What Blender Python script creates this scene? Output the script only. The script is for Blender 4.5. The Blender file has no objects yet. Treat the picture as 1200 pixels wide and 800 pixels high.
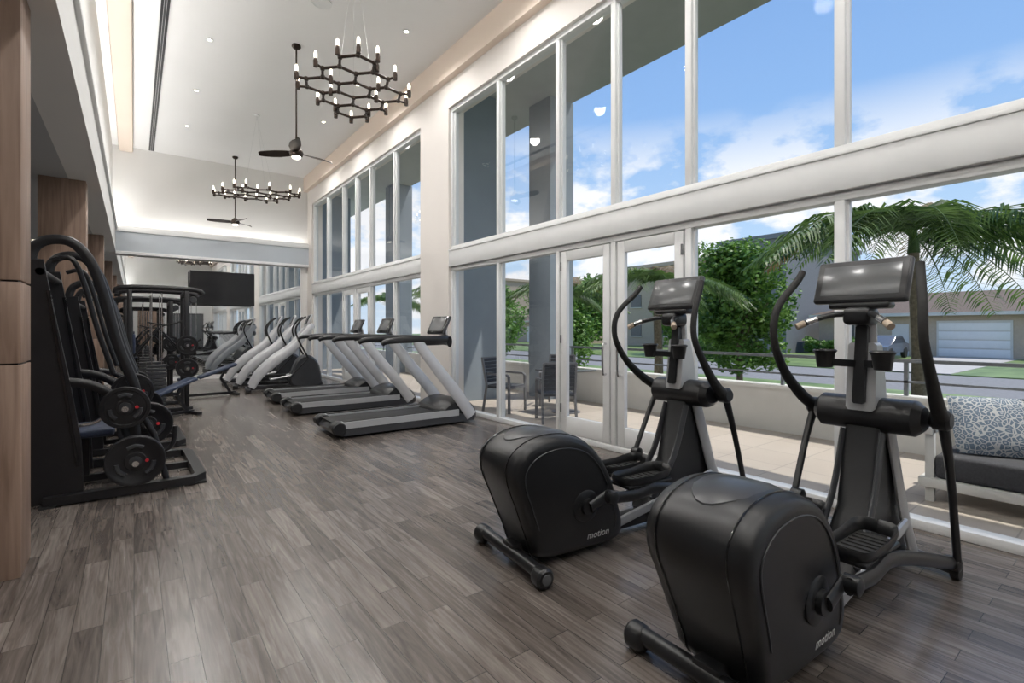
import bpy, bmesh, math, random
from mathutils import Vector, Matrix
random.seed(7)
sc = bpy.context.scene
PI = math.pi

# ------------------------------------------------------------ materials
def newmat(name):
    m = bpy.data.materials.new(name); m.use_nodes = True
    nt = m.node_tree
    return m, nt, nt.nodes, nt.links, nt.nodes["Principled BSDF"]

def pmat(name, col, rough=0.5, metal=0.0, emit=None, es=0.0, var=0.06, scale=6.0, bump=0.0, coat=0.0, spec=0.5):
    m, nt, N, L, b = newmat(name)
    b.inputs["Roughness"].default_value = rough
    b.inputs["Metallic"].default_value = metal
    b.inputs["Specular IOR Level"].default_value = spec
    if coat: b.inputs["Coat Weight"].default_value = coat
    tc = N.new("ShaderNodeTexCoord"); no = N.new("ShaderNodeTexNoise")
    no.inputs["Scale"].default_value = scale; no.inputs["Detail"].default_value = 4
    L.new(tc.outputs["Object"], no.inputs["Vector"])
    r = N.new("ShaderNodeValToRGB")
    c = Vector(col)
    r.color_ramp.elements[0].position = .3; r.color_ramp.elements[1].position = .7
    r.color_ramp.elements[0].color = (*(c*(1-var)), 1); r.color_ramp.elements[1].color = (*[min(1, x) for x in c*(1+var)], 1)
    L.new(no.outputs["Fac"], r.inputs["Fac"]); L.new(r.outputs["Color"], b.inputs["Base Color"])
    if bump:
        bp = N.new("ShaderNodeBump"); bp.inputs["Strength"].default_value = bump
        n2 = N.new("ShaderNodeTexNoise"); n2.inputs["Scale"].default_value = scale*20
        L.new(tc.outputs["Object"], n2.inputs["Vector"])
        L.new(n2.outputs["Fac"], bp.inputs["Height"]); L.new(bp.outputs["Normal"], b.inputs["Normal"])
    if emit:
        b.inputs["Emission Color"].default_value = (*emit, 1); b.inputs["Emission Strength"].default_value = es
    return m

M = {}
M['wall'] = pmat('wall_paint_white', (.80,.79,.77), .75, var=.015, scale=1)
M['wallcream'] = pmat('wall_paint_cream', (.78,.74,.70), .75, var=.015, scale=1)
M['peach'] = pmat('cove_paint_and_glow_peach', (.80,.68,.58), .75, var=.02, scale=1)  # beige of left soffit; on right wall, warm cove light put into colour
M['ceil'] = pmat('ceiling_paint', (.87,.87,.865), .8, var=.01, scale=1)
M['greywall'] = pmat('wall_paint_grey', (.44,.45,.46), .75, var=.02, scale=1)
M['bandgrey'] = pmat('band_bluegrey_reflection', (.52,.56,.60), .6, var=.02, scale=1)  # bluish reflections on the back bulkhead, put into its base colour
M['frame'] = pmat('window_frame_white', (.76,.77,.77), .35, var=.02)
M['black'] = pmat('black_powdercoat', (.010,.010,.012), .35, var=.15)
M['plastic'] = pmat('black_plastic', (.014,.0145,.016), .34, var=.12, scale=3, bump=.03)
M['plastic2'] = pmat('dark_grey_plastic', (.045,.047,.052), .3, var=.1)
M['glossblk'] = pmat('gloss_black', (.01,.01,.012), .12, var=.1)
M['rubber'] = pmat('rubber_black', (.014,.014,.014), .7, var=.2, scale=40)
M['silver'] = pmat('silver_paint', (.50,.51,.52), .32, metal=.35, var=.03)
M['white'] = pmat('light_silver_gloss_plastic', (.60,.61,.63), .28, metal=.15, var=.02)
M['logo'] = pmat('label_print_light', (.6,.6,.6), .5, var=.02)
M['chrome'] = pmat('chrome', (.7,.7,.72), .15, metal=1, var=.02)
M['tan'] = pmat('tan_grip', (.45,.36,.27), .5, var=.1)
M['blue'] = pmat('navy_vinyl', (.035,.05,.095), .45, var=.1)
M['screen'] = pmat('screen_grey', (.11,.115,.12), .18, var=.05)
M['tv'] = pmat('tv_screen', (.008,.008,.01), .15, var=.1)
M['bronze'] = pmat('dark_bronze', (.035,.022,.016), .35, metal=.6, var=.1)
M['candle'] = pmat('candle_bulb', (.9,.85,.75), .4, emit=(1,.88,.70), es=5)
M['lampglow'] = pmat('fan_lamp_glass', (.9,.9,.85), .4, emit=(1,.9,.75), es=4)
M['outgrey'] = pmat('stucco_grey', (.27,.31,.345), .85, var=.04, scale=3, bump=.1)
M['outgrey2'] = pmat('stucco_soffit', (.42,.44,.45), .85, var=.04, scale=3)
M['outwhite'] = pmat('stucco_white', (.62,.61,.58), .85, var=.04, scale=3, bump=.1)
M['asphalt'] = pmat('asphalt', (.20,.20,.205), .9, var=.12, scale=8)
M['concrete'] = pmat('concrete', (.42,.40,.38), .9, var=.08, scale=4)
M['rail'] = pmat('railing_metal', (.22,.23,.24), .4, metal=.6, var=.05)
M['bark'] = pmat('bark', (.20,.16,.12), .9, var=.3, scale=20, bump=.3)
M['roof'] = pmat('roof_tile_brown', (.12,.085,.065), .8, var=.25, scale=12)
M['beigewall'] = pmat('house_stucco', (.46,.38,.30), .85, var=.05)
M['chairmetal'] = pmat('chair_frame_grey', (.20,.20,.21), .45, metal=.3, var=.05)
M['chairfab'] = pmat('chair_sling_fabric', (.06,.065,.075), .8, var=.15, scale=60)
M['sofadark'] = pmat('sofa_dark_fabric', (.05,.05,.055), .85, var=.2, scale=60)
M['redbadge'] = pmat('red_badge', (.5,.02,.03), .4)
M['carpaint'] = pmat('car_paint', (.09,.10,.12), .25, coat=.5)
M['bldg'] = pmat('building_grey_stucco', (.20,.21,.225), .85, var=.05)

def leafmat(name, a, b_, tr_=.3, scale=3):
    m, nt, N, L, b = newmat(name)
    tc = N.new("ShaderNodeTexCoord"); no = N.new("ShaderNodeTexNoise"); no.inputs["Scale"].default_value = scale
    no.inputs["Detail"].default_value = 6
    L.new(tc.outputs["Object"], no.inputs["Vector"])
    r = N.new("ShaderNodeValToRGB"); r.color_ramp.elements[0].position=.35; r.color_ramp.elements[1].position=.65
    r.color_ramp.elements[0].color=(*a,1); r.color_ramp.elements[1].color=(*b_,1)
    L.new(no.outputs["Fac"], r.inputs["Fac"]); L.new(r.outputs["Color"], b.inputs["Base Color"])
    b.inputs["Roughness"].default_value=.5
    tr = N.new("ShaderNodeBsdfTranslucent"); L.new(r.outputs["Color"], tr.inputs["Color"])
    mx = N.new("ShaderNodeMixShader"); mx.inputs[0].default_value=tr_
    out = N["Material Output"]
    L.new(b.outputs[0], mx.inputs[1]); L.new(tr.outputs[0], mx.inputs[2]); L.new(mx.outputs[0], out.inputs["Surface"])
    return m
M['palm'] = leafmat('palm_leaf', (.035,.085,.02), (.15,.24,.06))
M['palmdry'] = leafmat('palm_leaf_dry', (.16,.10,.05), (.25,.20,.08))
M['leaf'] = leafmat('tree_leaf', (.05,.14,.02), (.21,.37,.07))
M['grass'] = leafmat('grass', (.09,.15,.04), (.19,.27,.085), .05, 1.2)

def woodmat():
    m, nt, N, L, b = newmat('pillar_wood_veneer')
    tc = N.new("ShaderNodeTexCoord"); mp = N.new("ShaderNodeMapping")
    mp.inputs["Scale"].default_value = (14,14,.9)
    L.new(tc.outputs["Object"], mp.inputs["Vector"])
    no = N.new("ShaderNodeTexNoise"); no.inputs["Scale"].default_value=1.6; no.inputs["Detail"].default_value=8; no.inputs["Distortion"].default_value=.6
    L.new(mp.outputs[0], no.inputs["Vector"])
    r = N.new("ShaderNodeValToRGB"); r.color_ramp.elements[0].position=.28; r.color_ramp.elements[1].position=.75
    r.color_ramp.elements[0].color=(.20,.125,.085,1); r.color_ramp.elements[1].color=(.40,.275,.205,1)
    L.new(no.outputs["Fac"], r.inputs["Fac"]); L.new(r.outputs["Color"], b.inputs["Base Color"])
    b.inputs["Roughness"].default_value=.5
    return m
M['wood'] = woodmat()

def floormat():
    m, nt, N, L, b = newmat('vinyl_plank_floor')
    tc = N.new("ShaderNodeTexCoord"); sp = N.new("ShaderNodeSeparateXYZ"); cb = N.new("ShaderNodeCombineXYZ")
    L.new(tc.outputs["Object"], sp.inputs[0]); L.new(sp.outputs["Y"], cb.inputs["X"]); L.new(sp.outputs["X"], cb.inputs["Y"])
    br = N.new("ShaderNodeTexBrick")
    br.inputs["Scale"].default_value=1; br.inputs["Brick Width"].default_value=.86; br.inputs["Row Height"].default_value=.118
    br.inputs["Mortar Size"].default_value=.0017; br.inputs["Mortar Smooth"].default_value=.2
    br.offset=.37; br.offset_frequency=2
    br.inputs["Color1"].default_value=(0,0,0,1); br.inputs["Color2"].default_value=(1,1,1,1); br.inputs["Mortar"].default_value=(.0,.0,.0,1)
    L.new(cb.outputs[0], br.inputs["Vector"])
    sc_ = N.new("ShaderNodeVectorMath"); sc_.operation='SCALE'; sc_.inputs["Scale"].default_value=13
    L.new(br.outputs["Color"], sc_.inputs[0])
    def grain(mul, dist, det):
        ms = N.new("ShaderNodeVectorMath"); ms.operation='MULTIPLY'; ms.inputs[1].default_value=mul
        L.new(cb.outputs[0], ms.inputs[0])
        ad = N.new("ShaderNodeVectorMath"); ad.operation='ADD'
        L.new(ms.outputs[0], ad.inputs[0]); L.new(sc_.outputs[0], ad.inputs[1])
        no = N.new("ShaderNodeTexNoise"); no.inputs["Scale"].default_value=1.4; no.inputs["Detail"].default_value=det; no.inputs["Roughness"].default_value=.55; no.inputs["Distortion"].default_value=dist
        L.new(ad.outputs[0], no.inputs["Vector"]); return no
    n1 = grain((1.1,15,1),1.8,6); n2 = grain((3.0,60,1),.4,3)
    mg = N.new("ShaderNodeMix"); mg.data_type='FLOAT'; mg.inputs[0].default_value=.28
    L.new(n1.outputs["Fac"], mg.inputs[2]); L.new(n2.outputs["Fac"], mg.inputs[3])
    mx = N.new("ShaderNodeMix"); mx.data_type='FLOAT'; mx.inputs[0].default_value=.20
    L.new(mg.outputs[0], mx.inputs[2])
    bw = N.new("ShaderNodeRGBToBW"); L.new(br.outputs["Color"], bw.inputs[0]); L.new(bw.outputs[0], mx.inputs[3])
    r = N.new("ShaderNodeValToRGB")
    e = r.color_ramp.elements
    e[0].position=.26; e[0].color=(.042,.034,.030,1); e[1].position=.74; e[1].color=(.275,.240,.215,1)
    e2 = r.color_ramp.elements.new(.48); e2.color=(.125,.105,.092,1)
    L.new(mx.outputs[0], r.inputs["Fac"])
    mj = N.new("ShaderNodeMix"); mj.data_type='RGBA'; L.new(br.outputs["Fac"], mj.inputs[0]); L.new(r.outputs["Color"], mj.inputs[6]); mj.inputs[7].default_value=(.035,.029,.025,1)
    L.new(mj.outputs[2], b.inputs["Base Color"])
    rr = N.new("ShaderNodeMapRange"); rr.inputs[3].default_value=.16; rr.inputs[4].default_value=.32
    L.new(mg.outputs[0], rr.inputs[0]); L.new(rr.outputs[0], b.inputs["Roughness"])
    bp = N.new("ShaderNodeBump"); bp.inputs["Strength"].default_value=.06; bp.inputs["Distance"].default_value=.01
    L.new(mg.outputs[0], bp.inputs["Height"]); L.new(bp.outputs[0], b.inputs["Normal"])
    b.inputs["Specular IOR Level"].default_value=.75
    return m
M['floor'] = floormat()

def tilemat():
    m, nt, N, L, b = newmat('terrace_tile')
    tc = N.new("ShaderNodeTexCoord"); br = N.new("ShaderNodeTexBrick")
    br.inputs["Scale"].default_value=1; br.inputs["Brick Width"].default_value=.6; br.inputs["Row Height"].default_value=.6; br.offset=0
    br.inputs["Mortar Size"].default_value=.006
    br.inputs["Color1"].default_value=(.38,.33,.28,1); br.inputs["Color2"].default_value=(.43,.38,.325,1); br.inputs["Mortar"].default_value=(.28,.25,.22,1)
    L.new(tc.outputs["Object"], br.inputs["Vector"]); L.new(br.outputs["Color"], b.inputs["Base Color"])
    b.inputs["Roughness"].default_value=.55
    return m
M['tile'] = tilemat()

def cushmat():
    m, nt, N, L, b = newmat('cushion_pattern_fabric')
    tc = N.new("ShaderNodeTexCoord"); v = N.new("ShaderNodeTexVoronoi"); v.feature='DISTANCE_TO_EDGE'; v.inputs["Scale"].default_value=26
    L.new(tc.outputs["Object"], v.inputs["Vector"])
    r = N.new("ShaderNodeValToRGB"); r.color_ramp.interpolation='CONSTANT'
    r.color_ramp.elements[0].color=(.42,.43,.43,1); r.color_ramp.elements[1].position=.08; r.color_ramp.elements[1].color=(.11,.15,.20,1)
    e=r.color_ramp.elements.new(.32); e.color=(.34,.37,.39,1)
    L.new(v.outputs["Distance"], r.inputs["Fac"]); L.new(r.outputs["Color"], b.inputs["Base Color"]); b.inputs["Roughness"].default_value=.9
    return m
M['cushion'] = cushmat()

def glassmat():
    m = bpy.data.materials.new('window_glass'); m.use_nodes=True
    nt=m.node_tree; N=nt.nodes; L=nt.links; N.clear()
    out=N.new("ShaderNodeOutputMaterial"); tr=N.new("ShaderNodeBsdfTransparent"); tr.inputs[0].default_value=(.97,.98,.985,1)
    gl=N.new("ShaderNodeBsdfGlossy"); gl.inputs["Roughness"].default_value=.01
    fr=N.new("ShaderNodeFresnel"); fr.inputs[0].default_value=1.3
    mu=N.new("ShaderNodeMath"); mu.operation='MULTIPLY'; mu.inputs[1].default_value=.14; L.new(fr.outputs[0],mu.inputs[0])
    mx=N.new("ShaderNodeMixShader"); L.new(mu.outputs[0],mx.inputs[0]); L.new(tr.outputs[0],mx.inputs[1]); L.new(gl.outputs[0],mx.inputs[2])
    L.new(mx.outputs[0],out.inputs[0])
    return m
M['glass']=glassmat()
M['mirror']=pmat('mirror_silver',(.80,.82,.83),.02,metal=1,var=.0)

# ------------------------------------------------------------ mesh builder
def catmull(pts, sub, closed=False):
    P=[Vector(p) for p in pts]; n=len(P); out=[]
    rng = range(n) if closed else range(n-1)
    for i in rng:
        if closed: p0,p1,p2,p3=P[(i-1)%n],P[i],P[(i+1)%n],P[(i+2)%n]
        else: p0,p1,p2,p3=P[max(i-1,0)],P[i],P[i+1],P[min(i+2,n-1)]
        for k in range(sub):
            t=k/sub
            out.append(.5*((2*p1)+(p2-p0)*t+(2*p0-5*p1+4*p2-p3)*t*t+(3*p1-p0-3*p2+p3)*t*t*t))
    if not closed: out.append(P[-1].copy())
    return out

def text_geo(body,size):
    cu=bpy.data.curves.new('tmp_text','FONT'); cu.body=body; cu.size=size; cu.extrude=.0008; cu.resolution_u=3; cu.shear=.2
    ob=bpy.data.objects.new('tmp_text',cu); sc.collection.objects.link(ob)
    bpy.context.view_layer.update()
    dg=bpy.context.evaluated_depsgraph_get(); me=ob.evaluated_get(dg).to_mesh()
    vs=[v.co.copy() for v in me.vertices]; fs=[tuple(p.vertices) for p in me.polygons]
    ob.evaluated_get(dg).to_mesh_clear()
    bpy.data.objects.remove(ob); bpy.data.curves.remove(cu)
    return vs,fs

class MB:
    def __init__(s,name): s.name=name; s.v=[]; s.f=[]; s.m=[]; s.mats=[]
    def mi(s,mat):
        mt=M[mat]
        if mt not in s.mats: s.mats.append(mt)
        return s.mats.index(mt)
    def raw(s,vs,fs,mat):
        o=len(s.v); s.v+= [tuple(v) for v in vs]; k=s.mi(mat)
        for f in fs: s.f.append(tuple(i+o for i in f)); s.m.append(k)
        return s
    def box(s,lo,hi,mat,bev=0,rot=None,seg=2):
        lo=Vector(lo); hi=Vector(hi); c=(lo+hi)/2; d=hi-lo
        d=Vector((abs(d.x),abs(d.y),abs(d.z)))
        bm=bmesh.new(); bmesh.ops.create_cube(bm,size=1)
        for v in bm.verts: v.co=Vector((v.co.x*d.x,v.co.y*d.y,v.co.z*d.z))
        if bev: bmesh.ops.bevel(bm,geom=list(bm.edges),offset=bev,segments=seg,affect='EDGES',profile=.5)
        R = rot if rot else Matrix.Identity(3)
        bm.verts.index_update()
        vs=[R@v.co+c for v in bm.verts]; fs=[[v.index for v in f.verts] for f in bm.faces]
        bm.free(); return s.raw(vs,fs,mat)
    def sweep(s,pts,r,mat,n=10,smooth=0,side=None,r2=None,sq=False):
        rs = r if isinstance(r,(list,tuple)) else [r]*len(pts)
        if smooth:
            P=catmull(pts,smooth); R=[]
            for i in range(len(rs)-1):
                for k in range(smooth): R.append(rs[i]+(rs[i+1]-rs[i])*k/smooth)
            R.append(rs[-1])
        else: P=[Vector(p) for p in pts]; R=list(rs)
        vs=[]; fs=[]; prev=None
        if sq: n=4
        for i,p in enumerate(P):
            t=(P[min(i+1,len(P)-1)]-P[max(i-1,0)]).normalized()
            if side is not None: a=(Vector(side)-t*Vector(side).dot(t)).normalized()
            elif prev is None:
                a=t.cross(Vector((0,0,1)))
                if a.length<.05: a=t.cross(Vector((1,0,0)))
                a.normalize()
            else: a=(prev-t*prev.dot(t)).normalized()
            prev=a; b=t.cross(a)
            q = R[i]; q2 = (r2/ (rs[0]) * q) if r2 else q
            for k in range(n):
                an=2*PI*(k+.5)/n; f = math.sqrt(2) if sq else 1
                vs.append(p+a*math.cos(an)*q*f+b*math.sin(an)*q2*f)
        m=len(P)
        for i in range(m-1):
            for k in range(n):
                fs.append((i*n+k,i*n+(k+1)%n,(i+1)*n+(k+1)%n,(i+1)*n+k))
        fs.append(tuple(range(n))[::-1]); fs.append(tuple((m-1)*n+k for k in range(n)))
        return s.raw(vs,fs,mat)
    def lathe(s,prof,loc,mat,axis='Z',n=28):
        vs=[];fs=[]; loc=Vector(loc)
        for r,h in prof:
            for k in range(n):
                a=2*PI*k/n; c,sn=math.cos(a)*r,math.sin(a)*r
                v={'Z':(c,sn,h),'Y':(c,h,sn),'X':(h,c,sn)}[axis]
                vs.append(Vector(v)+loc)
        for i in range(len(prof)-1):
            for k in range(n): fs.append((i*n+k,i*n+(k+1)%n,(i+1)*n+(k+1)%n,(i+1)*n+k))
        fs.append(tuple(range(n))); fs.append(tuple((len(prof)-1)*n+k for k in range(n)))
        return s.raw(vs,fs,mat)
    def prism(s,prof,y0,y1,mat,inset=.012,smooth=0):
        P=[Vector((a,0,b)) for a,b in prof]
        if smooth: P=catmull(P,smooth,True)
        c=sum(P,Vector())/len(P); n=len(P); vs=[];fs=[]
        ext=max((p-c).length for p in P); sgn=1 if y1>y0 else -1
        secs=[(y0,1-inset/ext*1.2),(y0+sgn*inset,1),(y1-sgn*inset,1),(y1,1-inset/ext*1.2)]
        for y,k in secs:
            for p in P: q=c+(p-c)*k; vs.append((q.x,y,q.z))
        for i in range(3):
            for k in range(n): fs.append((i*n+k,i*n+(k+1)%n,(i+1)*n+(k+1)%n,(i+1)*n+k))
        fs.append(tuple(range(n))[::-1]); fs.append(tuple(3*n+k for k in range(n)))
        return s.raw(vs,fs,mat)
    def build(s,loc=(0,0,0),rz=0,scale=1,angle=38,parent=None,flat=False):
        me=bpy.data.meshes.new(s.name); me.from_pydata(s.v,[],s.f)
        for m in s.mats: me.materials.append(m)
        me.polygons.foreach_set('material_index',s.m)
        bm=bmesh.new(); bm.from_mesh(me)
        if not flat: bmesh.ops.recalc_face_normals(bm,faces=bm.faces)
        bm.to_mesh(me); bm.free()
        if not flat:
            me.polygons.foreach_set('use_smooth',[True]*len(me.polygons))
            me.set_sharp_from_angle(angle=math.radians(angle))
        me.update()
        o=bpy.data.objects.new(s.name,me); sc.collection.objects.link(o)
        o.location=loc; o.rotation_euler=(0,0,rz); o.scale=(scale,)*3
        if parent: o.parent=parent
        return o
def dup(o,loc,rz=None,scale=None):
    n=bpy.data.objects.new(o.name.split('.')[0],o.data); sc.collection.objects.link(n)
    n.location=loc; n.rotation_euler=(0,0,o.rotation_euler.z if rz is None else rz)
    n.scale=(scale,)*3 if scale else o.scale
    return n
def bx(name,lo,hi,mat,bev=0): return MB(name).box(lo,hi,mat,bev).build()

# ------------------------------------------------------------ room shell
WX=4.42; CZ=6.25; BY=16.6; RY=-8.0; LX=-.45; SZ=3.45
bx('floor',(-3.3,RY,-.12),(4.75,BY+.2,0),'floor')
bx('ceiling',(LX,RY,CZ),(4.75,BY+.2,CZ+.2),'ceil')
bx('ceiling_recess',(-3.3,RY,SZ),(LX-.25,BY+.2,SZ+.15),'greywall')
bx('wall_left_upper',(LX-.25,RY,SZ),(LX,BY+.2,CZ),'wall')
bx('wall_left',(-3.5,RY,-.1),(-3.3,BY+.2,SZ+.15),'greywall')
bx('wall_back',(-3.5,BY,-.1),(4.75,BY+.2,CZ+.1),'wall')
bx('wall_front',(-3.5,RY-.2,-.1),(4.75,RY,CZ+.1),'wall')
b=MB('trim_1'); b.box((LX-.01,RY,SZ),(LX+.07,BY,4.02),'wall').box((LX-.01,RY,4.02),(LX+.11,BY,4.10),'ceil',.01); b.build()
b=MB('trim_2'); b.box((LX+.07,BY-.15,SZ),(4.42,BY+.01,3.98),'bandgrey').box((LX+.07,BY-.19,3.98),(4.42,BY,4.12),'ceil',.01).box((LX+.07,BY-.17,SZ-.06),(4.42,BY,SZ+.02),'ceil',.008); b.build()
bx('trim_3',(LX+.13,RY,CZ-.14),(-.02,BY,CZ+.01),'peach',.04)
b=MB('trim_4'); b.box((4.30,RY,5.80),(4.43,BY,CZ+.01),'peach'); b.build()  # strip above the windows: warm cove glow painted as peach
b=MB('linear_air_diffuser'); b.box((.30,RY+.1,CZ-.014),(.44,BY-.1,CZ-.001),'frame').box((.315,RY+.1,CZ-.018),(.35,BY-.1,CZ-.010),'black').box((.355,RY+.1,CZ-.018),(.385,BY-.1,CZ-.010),'plastic2').box((.39,RY+.1,CZ-.018),(.425,BY-.1,CZ-.010),'black'); b.build()
bx('baseboard_left',(-3.3,RY,0),(-3.28,BY,.12),'wall')

groups=[[.19,1.55,2.91,3.90,4.86,6.22,7.64],[8.72,10.08,11.44,12.41,13.38,14.74,16.10],[-7.4,-6.04,-4.68,-3.71,-2.74,-2.1,-.89]]
wr=MB('wall_right')
segs=[(RY,-7.4),(-.89,.19),(7.64,8.72),(16.10,BY+.2)]
for a,c in segs: wr.box((WX,a,-.1),(4.74,c,CZ+.1),'wallcream')
for g in groups:
    wr.box((WX,g[0],5.34),(4.74,g[-1],CZ+.1),'wallcream')
wr.build()
tb=MB('trim_5')
for g in groups:
    tb.box((WX,g[0],2.53),(4.66,g[-1],2.83),'frame',.01)
    tb.box((WX-.012,g[0],2.805),(WX+.03,g[-1],2.835),'frame',.004)
tb.build()
def windows(idx,ys,z0,z1,doors=()):
    e=MB('window_%d'%idx)
    t=.035; fx0,fx1=4.47,4.60
    e.box((fx0,ys[0],z0),(fx1,ys[-1],z0+.07),'frame',.006)
    e.box((fx0,ys[0],z1-.07),(fx1,ys[-1],z1),'frame',.006)
    for i,y in enumerate(ys):
        a=y-t if i else y; c=y+t if i<len(ys)-1 else y
        if i==0: c=y+.06
        if i==len(ys)-1: a=y-.06
        e.box((fx0,a,z0+.07),(fx1,c,z1-.07),'frame',.006)
        e.box((fx0+.04,a-.02 if i else a,z0+.06),(fx1-.04,c+.02 if i<len(ys)-1 else c,z1-.06),'frame',.004)
    for i in range(len(ys)-1):
        if i in doors: continue
        x=4.53; a,c=ys[i]+.03,ys[i+1]-.03
        e.raw([(x,a,z0+.05),(x,c,z0+.05),(x,c,z1-.05),(x,a,z1-.05)],[(0,1,2,3)],'glass')
    return e
for i,g in enumerate(groups):
    windows(i*2+1,g,0.0,2.53,doors=(2,3)).build(angle=30)
    windows(i*2+2,g,2.83,5.34).build(angle=30)
    for k in (2,3):
        d=MB('door_%d'%(i*2+k-1)); a,c=g[k]+.06,g[k+1]-.06; x0,x1=4.475,4.535
        w=.105
        d.box((x0,a,.075),(x1,a+w,2.45),'frame',.008); d.box((x0,c-w,.075),(x1,c,2.45),'frame',.008)
        d.box((x0,a+w,2.32),(x1,c-w,2.45),'frame',.008); d.box((x0,a+w,.075),(x1,c-w,.30),'frame',.008)
        d.raw([(4.515,a+w-.01,.29),(4.515,c-w+.01,.29),(4.515,c-w+.01,2.34),(4.515,a+w-.01,2.34)],[(0,1,2,3)],'glass')
        hy = c-w/2 if k==2 else a+w/2
        d.sweep([(x0,hy,.90),(x0-.055,hy,.92),(x0-.055,hy,1.24),(x0,hy,1.26)],.013,'chrome',smooth=4)
        for hz in (.35,1.25,2.2): d.box((x0-.012,(a if k==2 else c-.02),hz),(x0+.01,(a+.02 if k==2 else c),hz+.11),'chrome')
        d.build(angle=30)
for Y in (-5.7,-.85,4.0,8.88,13.8):
    p=MB('wood_clad_pillar'); z=0
    for z0,z1 in ((0,1.23),(1.24,1.71),(1.72,SZ)):
        p.box((-1.0,Y,z0),(-.52,Y+.34,z1),'wood',.004)
    p.box((-.98,Y+.02,0),(-.535,Y+.32,SZ),'black')
    p.build()
bx('wall_mirror',(-3.2,BY-.03,.12),(4.2,BY-.001,3.36),'mirror')
bx('baseboard_back',(-3.3,BY-.04,0),(4.42,BY,.12),'wall')
tv=MB('television'); tv.box((1.22,16.28,2.10),(2.84,16.34,3.06),'glossblk',.012).box((1.235,16.274,2.115),(2.825,16.282,3.045),'tv').box((1.8,16.34,2.4),(2.26,16.565,2.7),'black',.01); tv.build()
b=MB('reception_wood_panel'); b.box((.2,RY+.005,0.005),(1.6,RY+.06,2.8),'wood',.01); b.build()
b=MB('door_9'); b.box((2.0,RY+.005,0.005),(3.9,RY+.05,2.5),'black')
for a in (2.08,3.0): b.box((a,RY+.045,.1),(a+.84,RY+.06,2.42),'screen')
b.build()
sp=MB('ceiling_speaker'); sp.lathe([(.11,0),(.13,-.005),(.14,-.012),(.14,.004)],(2.2,7.5,CZ-.005),'frame'); sp.build()
for Y in (3.0,5.2,7.4,9.6,11.8,14.0,0.8,-1.5,-4.5):
    for X in (1.0,3.5):
        o=MB('recessed_downlight'); o.lathe([(.055,-.001),(.06,-.012),(.04,-.014),(.035,-.004)],(X,Y,CZ),'frame'); o.lathe([(.034,-.006),(.001,-.006)],(X,Y,CZ),'lampglow'); o.build()
        l=bpy.data.lights.new('downlight_lamp','SPOT'); l.energy=116; l.spot_size=math.radians(150); l.spot_blend=.6; l.shadow_soft_size=.12; l.color=(1,.975,.95)
        lo=bpy.data.objects.new('downlight_lamp',l); sc.collection.objects.link(lo); lo.location=(X,Y,CZ-.05)
for Y in (2.2,5.0,7.5,10.2,13,15.4):
    o=MB('recessed_downlight'); o.lathe([(.055,-.001),(.06,-.012),(.04,-.014),(.035,-.004)],(-1.8,Y,SZ),'frame'); o.lathe([(.034,-.006),(.001,-.006)],(-1.8,Y,SZ),'lampglow'); o.build()
    l=bpy.data.lights.new('downlight_lamp','SPOT'); l.energy=34; l.spot_size=math.radians(140); l.spot_blend=.6; l.shadow_soft_size=.1; l.color=(1,.95,.88)
    lo=bpy.data.objects.new('downlight_lamp',l); sc.collection.objects.link(lo); lo.location=(-1.8,Y,SZ-.05)

# ------------------------------------------------------------ fans & chandeliers
def fan():
    f=MB('ceiling_fan')
    f.lathe([(.0,-.002),(.07,-.002),(.075,-.03),(.05,-.06),(.02,-.07)],(0,0,CZ),'bronze')
    f.sweep([(0,0,CZ-.05),(0,0,4.47)],.014,'bronze')
    f.lathe([(.02,.12),(.05,.10),(.10,.04),(.115,0),(.10,-.05),(.06,-.07)],(0,0,4.42),'bronze')
    f.lathe([(.075,-.055),(.07,-.085),(.04,-.10),(.001,-.105)],(0,0,4.42),'lampglow')
    for j in range(3):
        a=j*2*PI/3+.35; ca,sa=math.cos(a),math.sin(a)
        vs=[];fs=[]; S=[(.09,.04),(.18,.07),(.34,.095),(.5,.085),(.62,.055),(.68,.015)]
        for r,w in S:
            off=-.05*math.sin(r*3)
            for sgn,zz in ((1,.014),(-1,-.03)):
                x,y=r,off+sgn*w
                for dz in (.004,-.004): vs.append((ca*x-sa*y,sa*x+ca*y,4.43+zz+dz+.02*r))
        for i in range(len(S)-1):
            o=i*4;p=o+4
            fs+= [(o,o+2,p+2,p),(o+1,p+1,p+3,o+3),(o,p,p+1,o+1),(o+2,o+3,p+3,p+2)]
        fs+=[(0,1,3,2),(len(S)*4-4,len(S)*4-2,len(S)*4-1,len(S)*4-3)]
        f.raw(vs,fs,'bronze')
    return f
f=fan().build((2.19,8.9,0)); dup(f,(2.25,15.7,0),.5)

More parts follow.
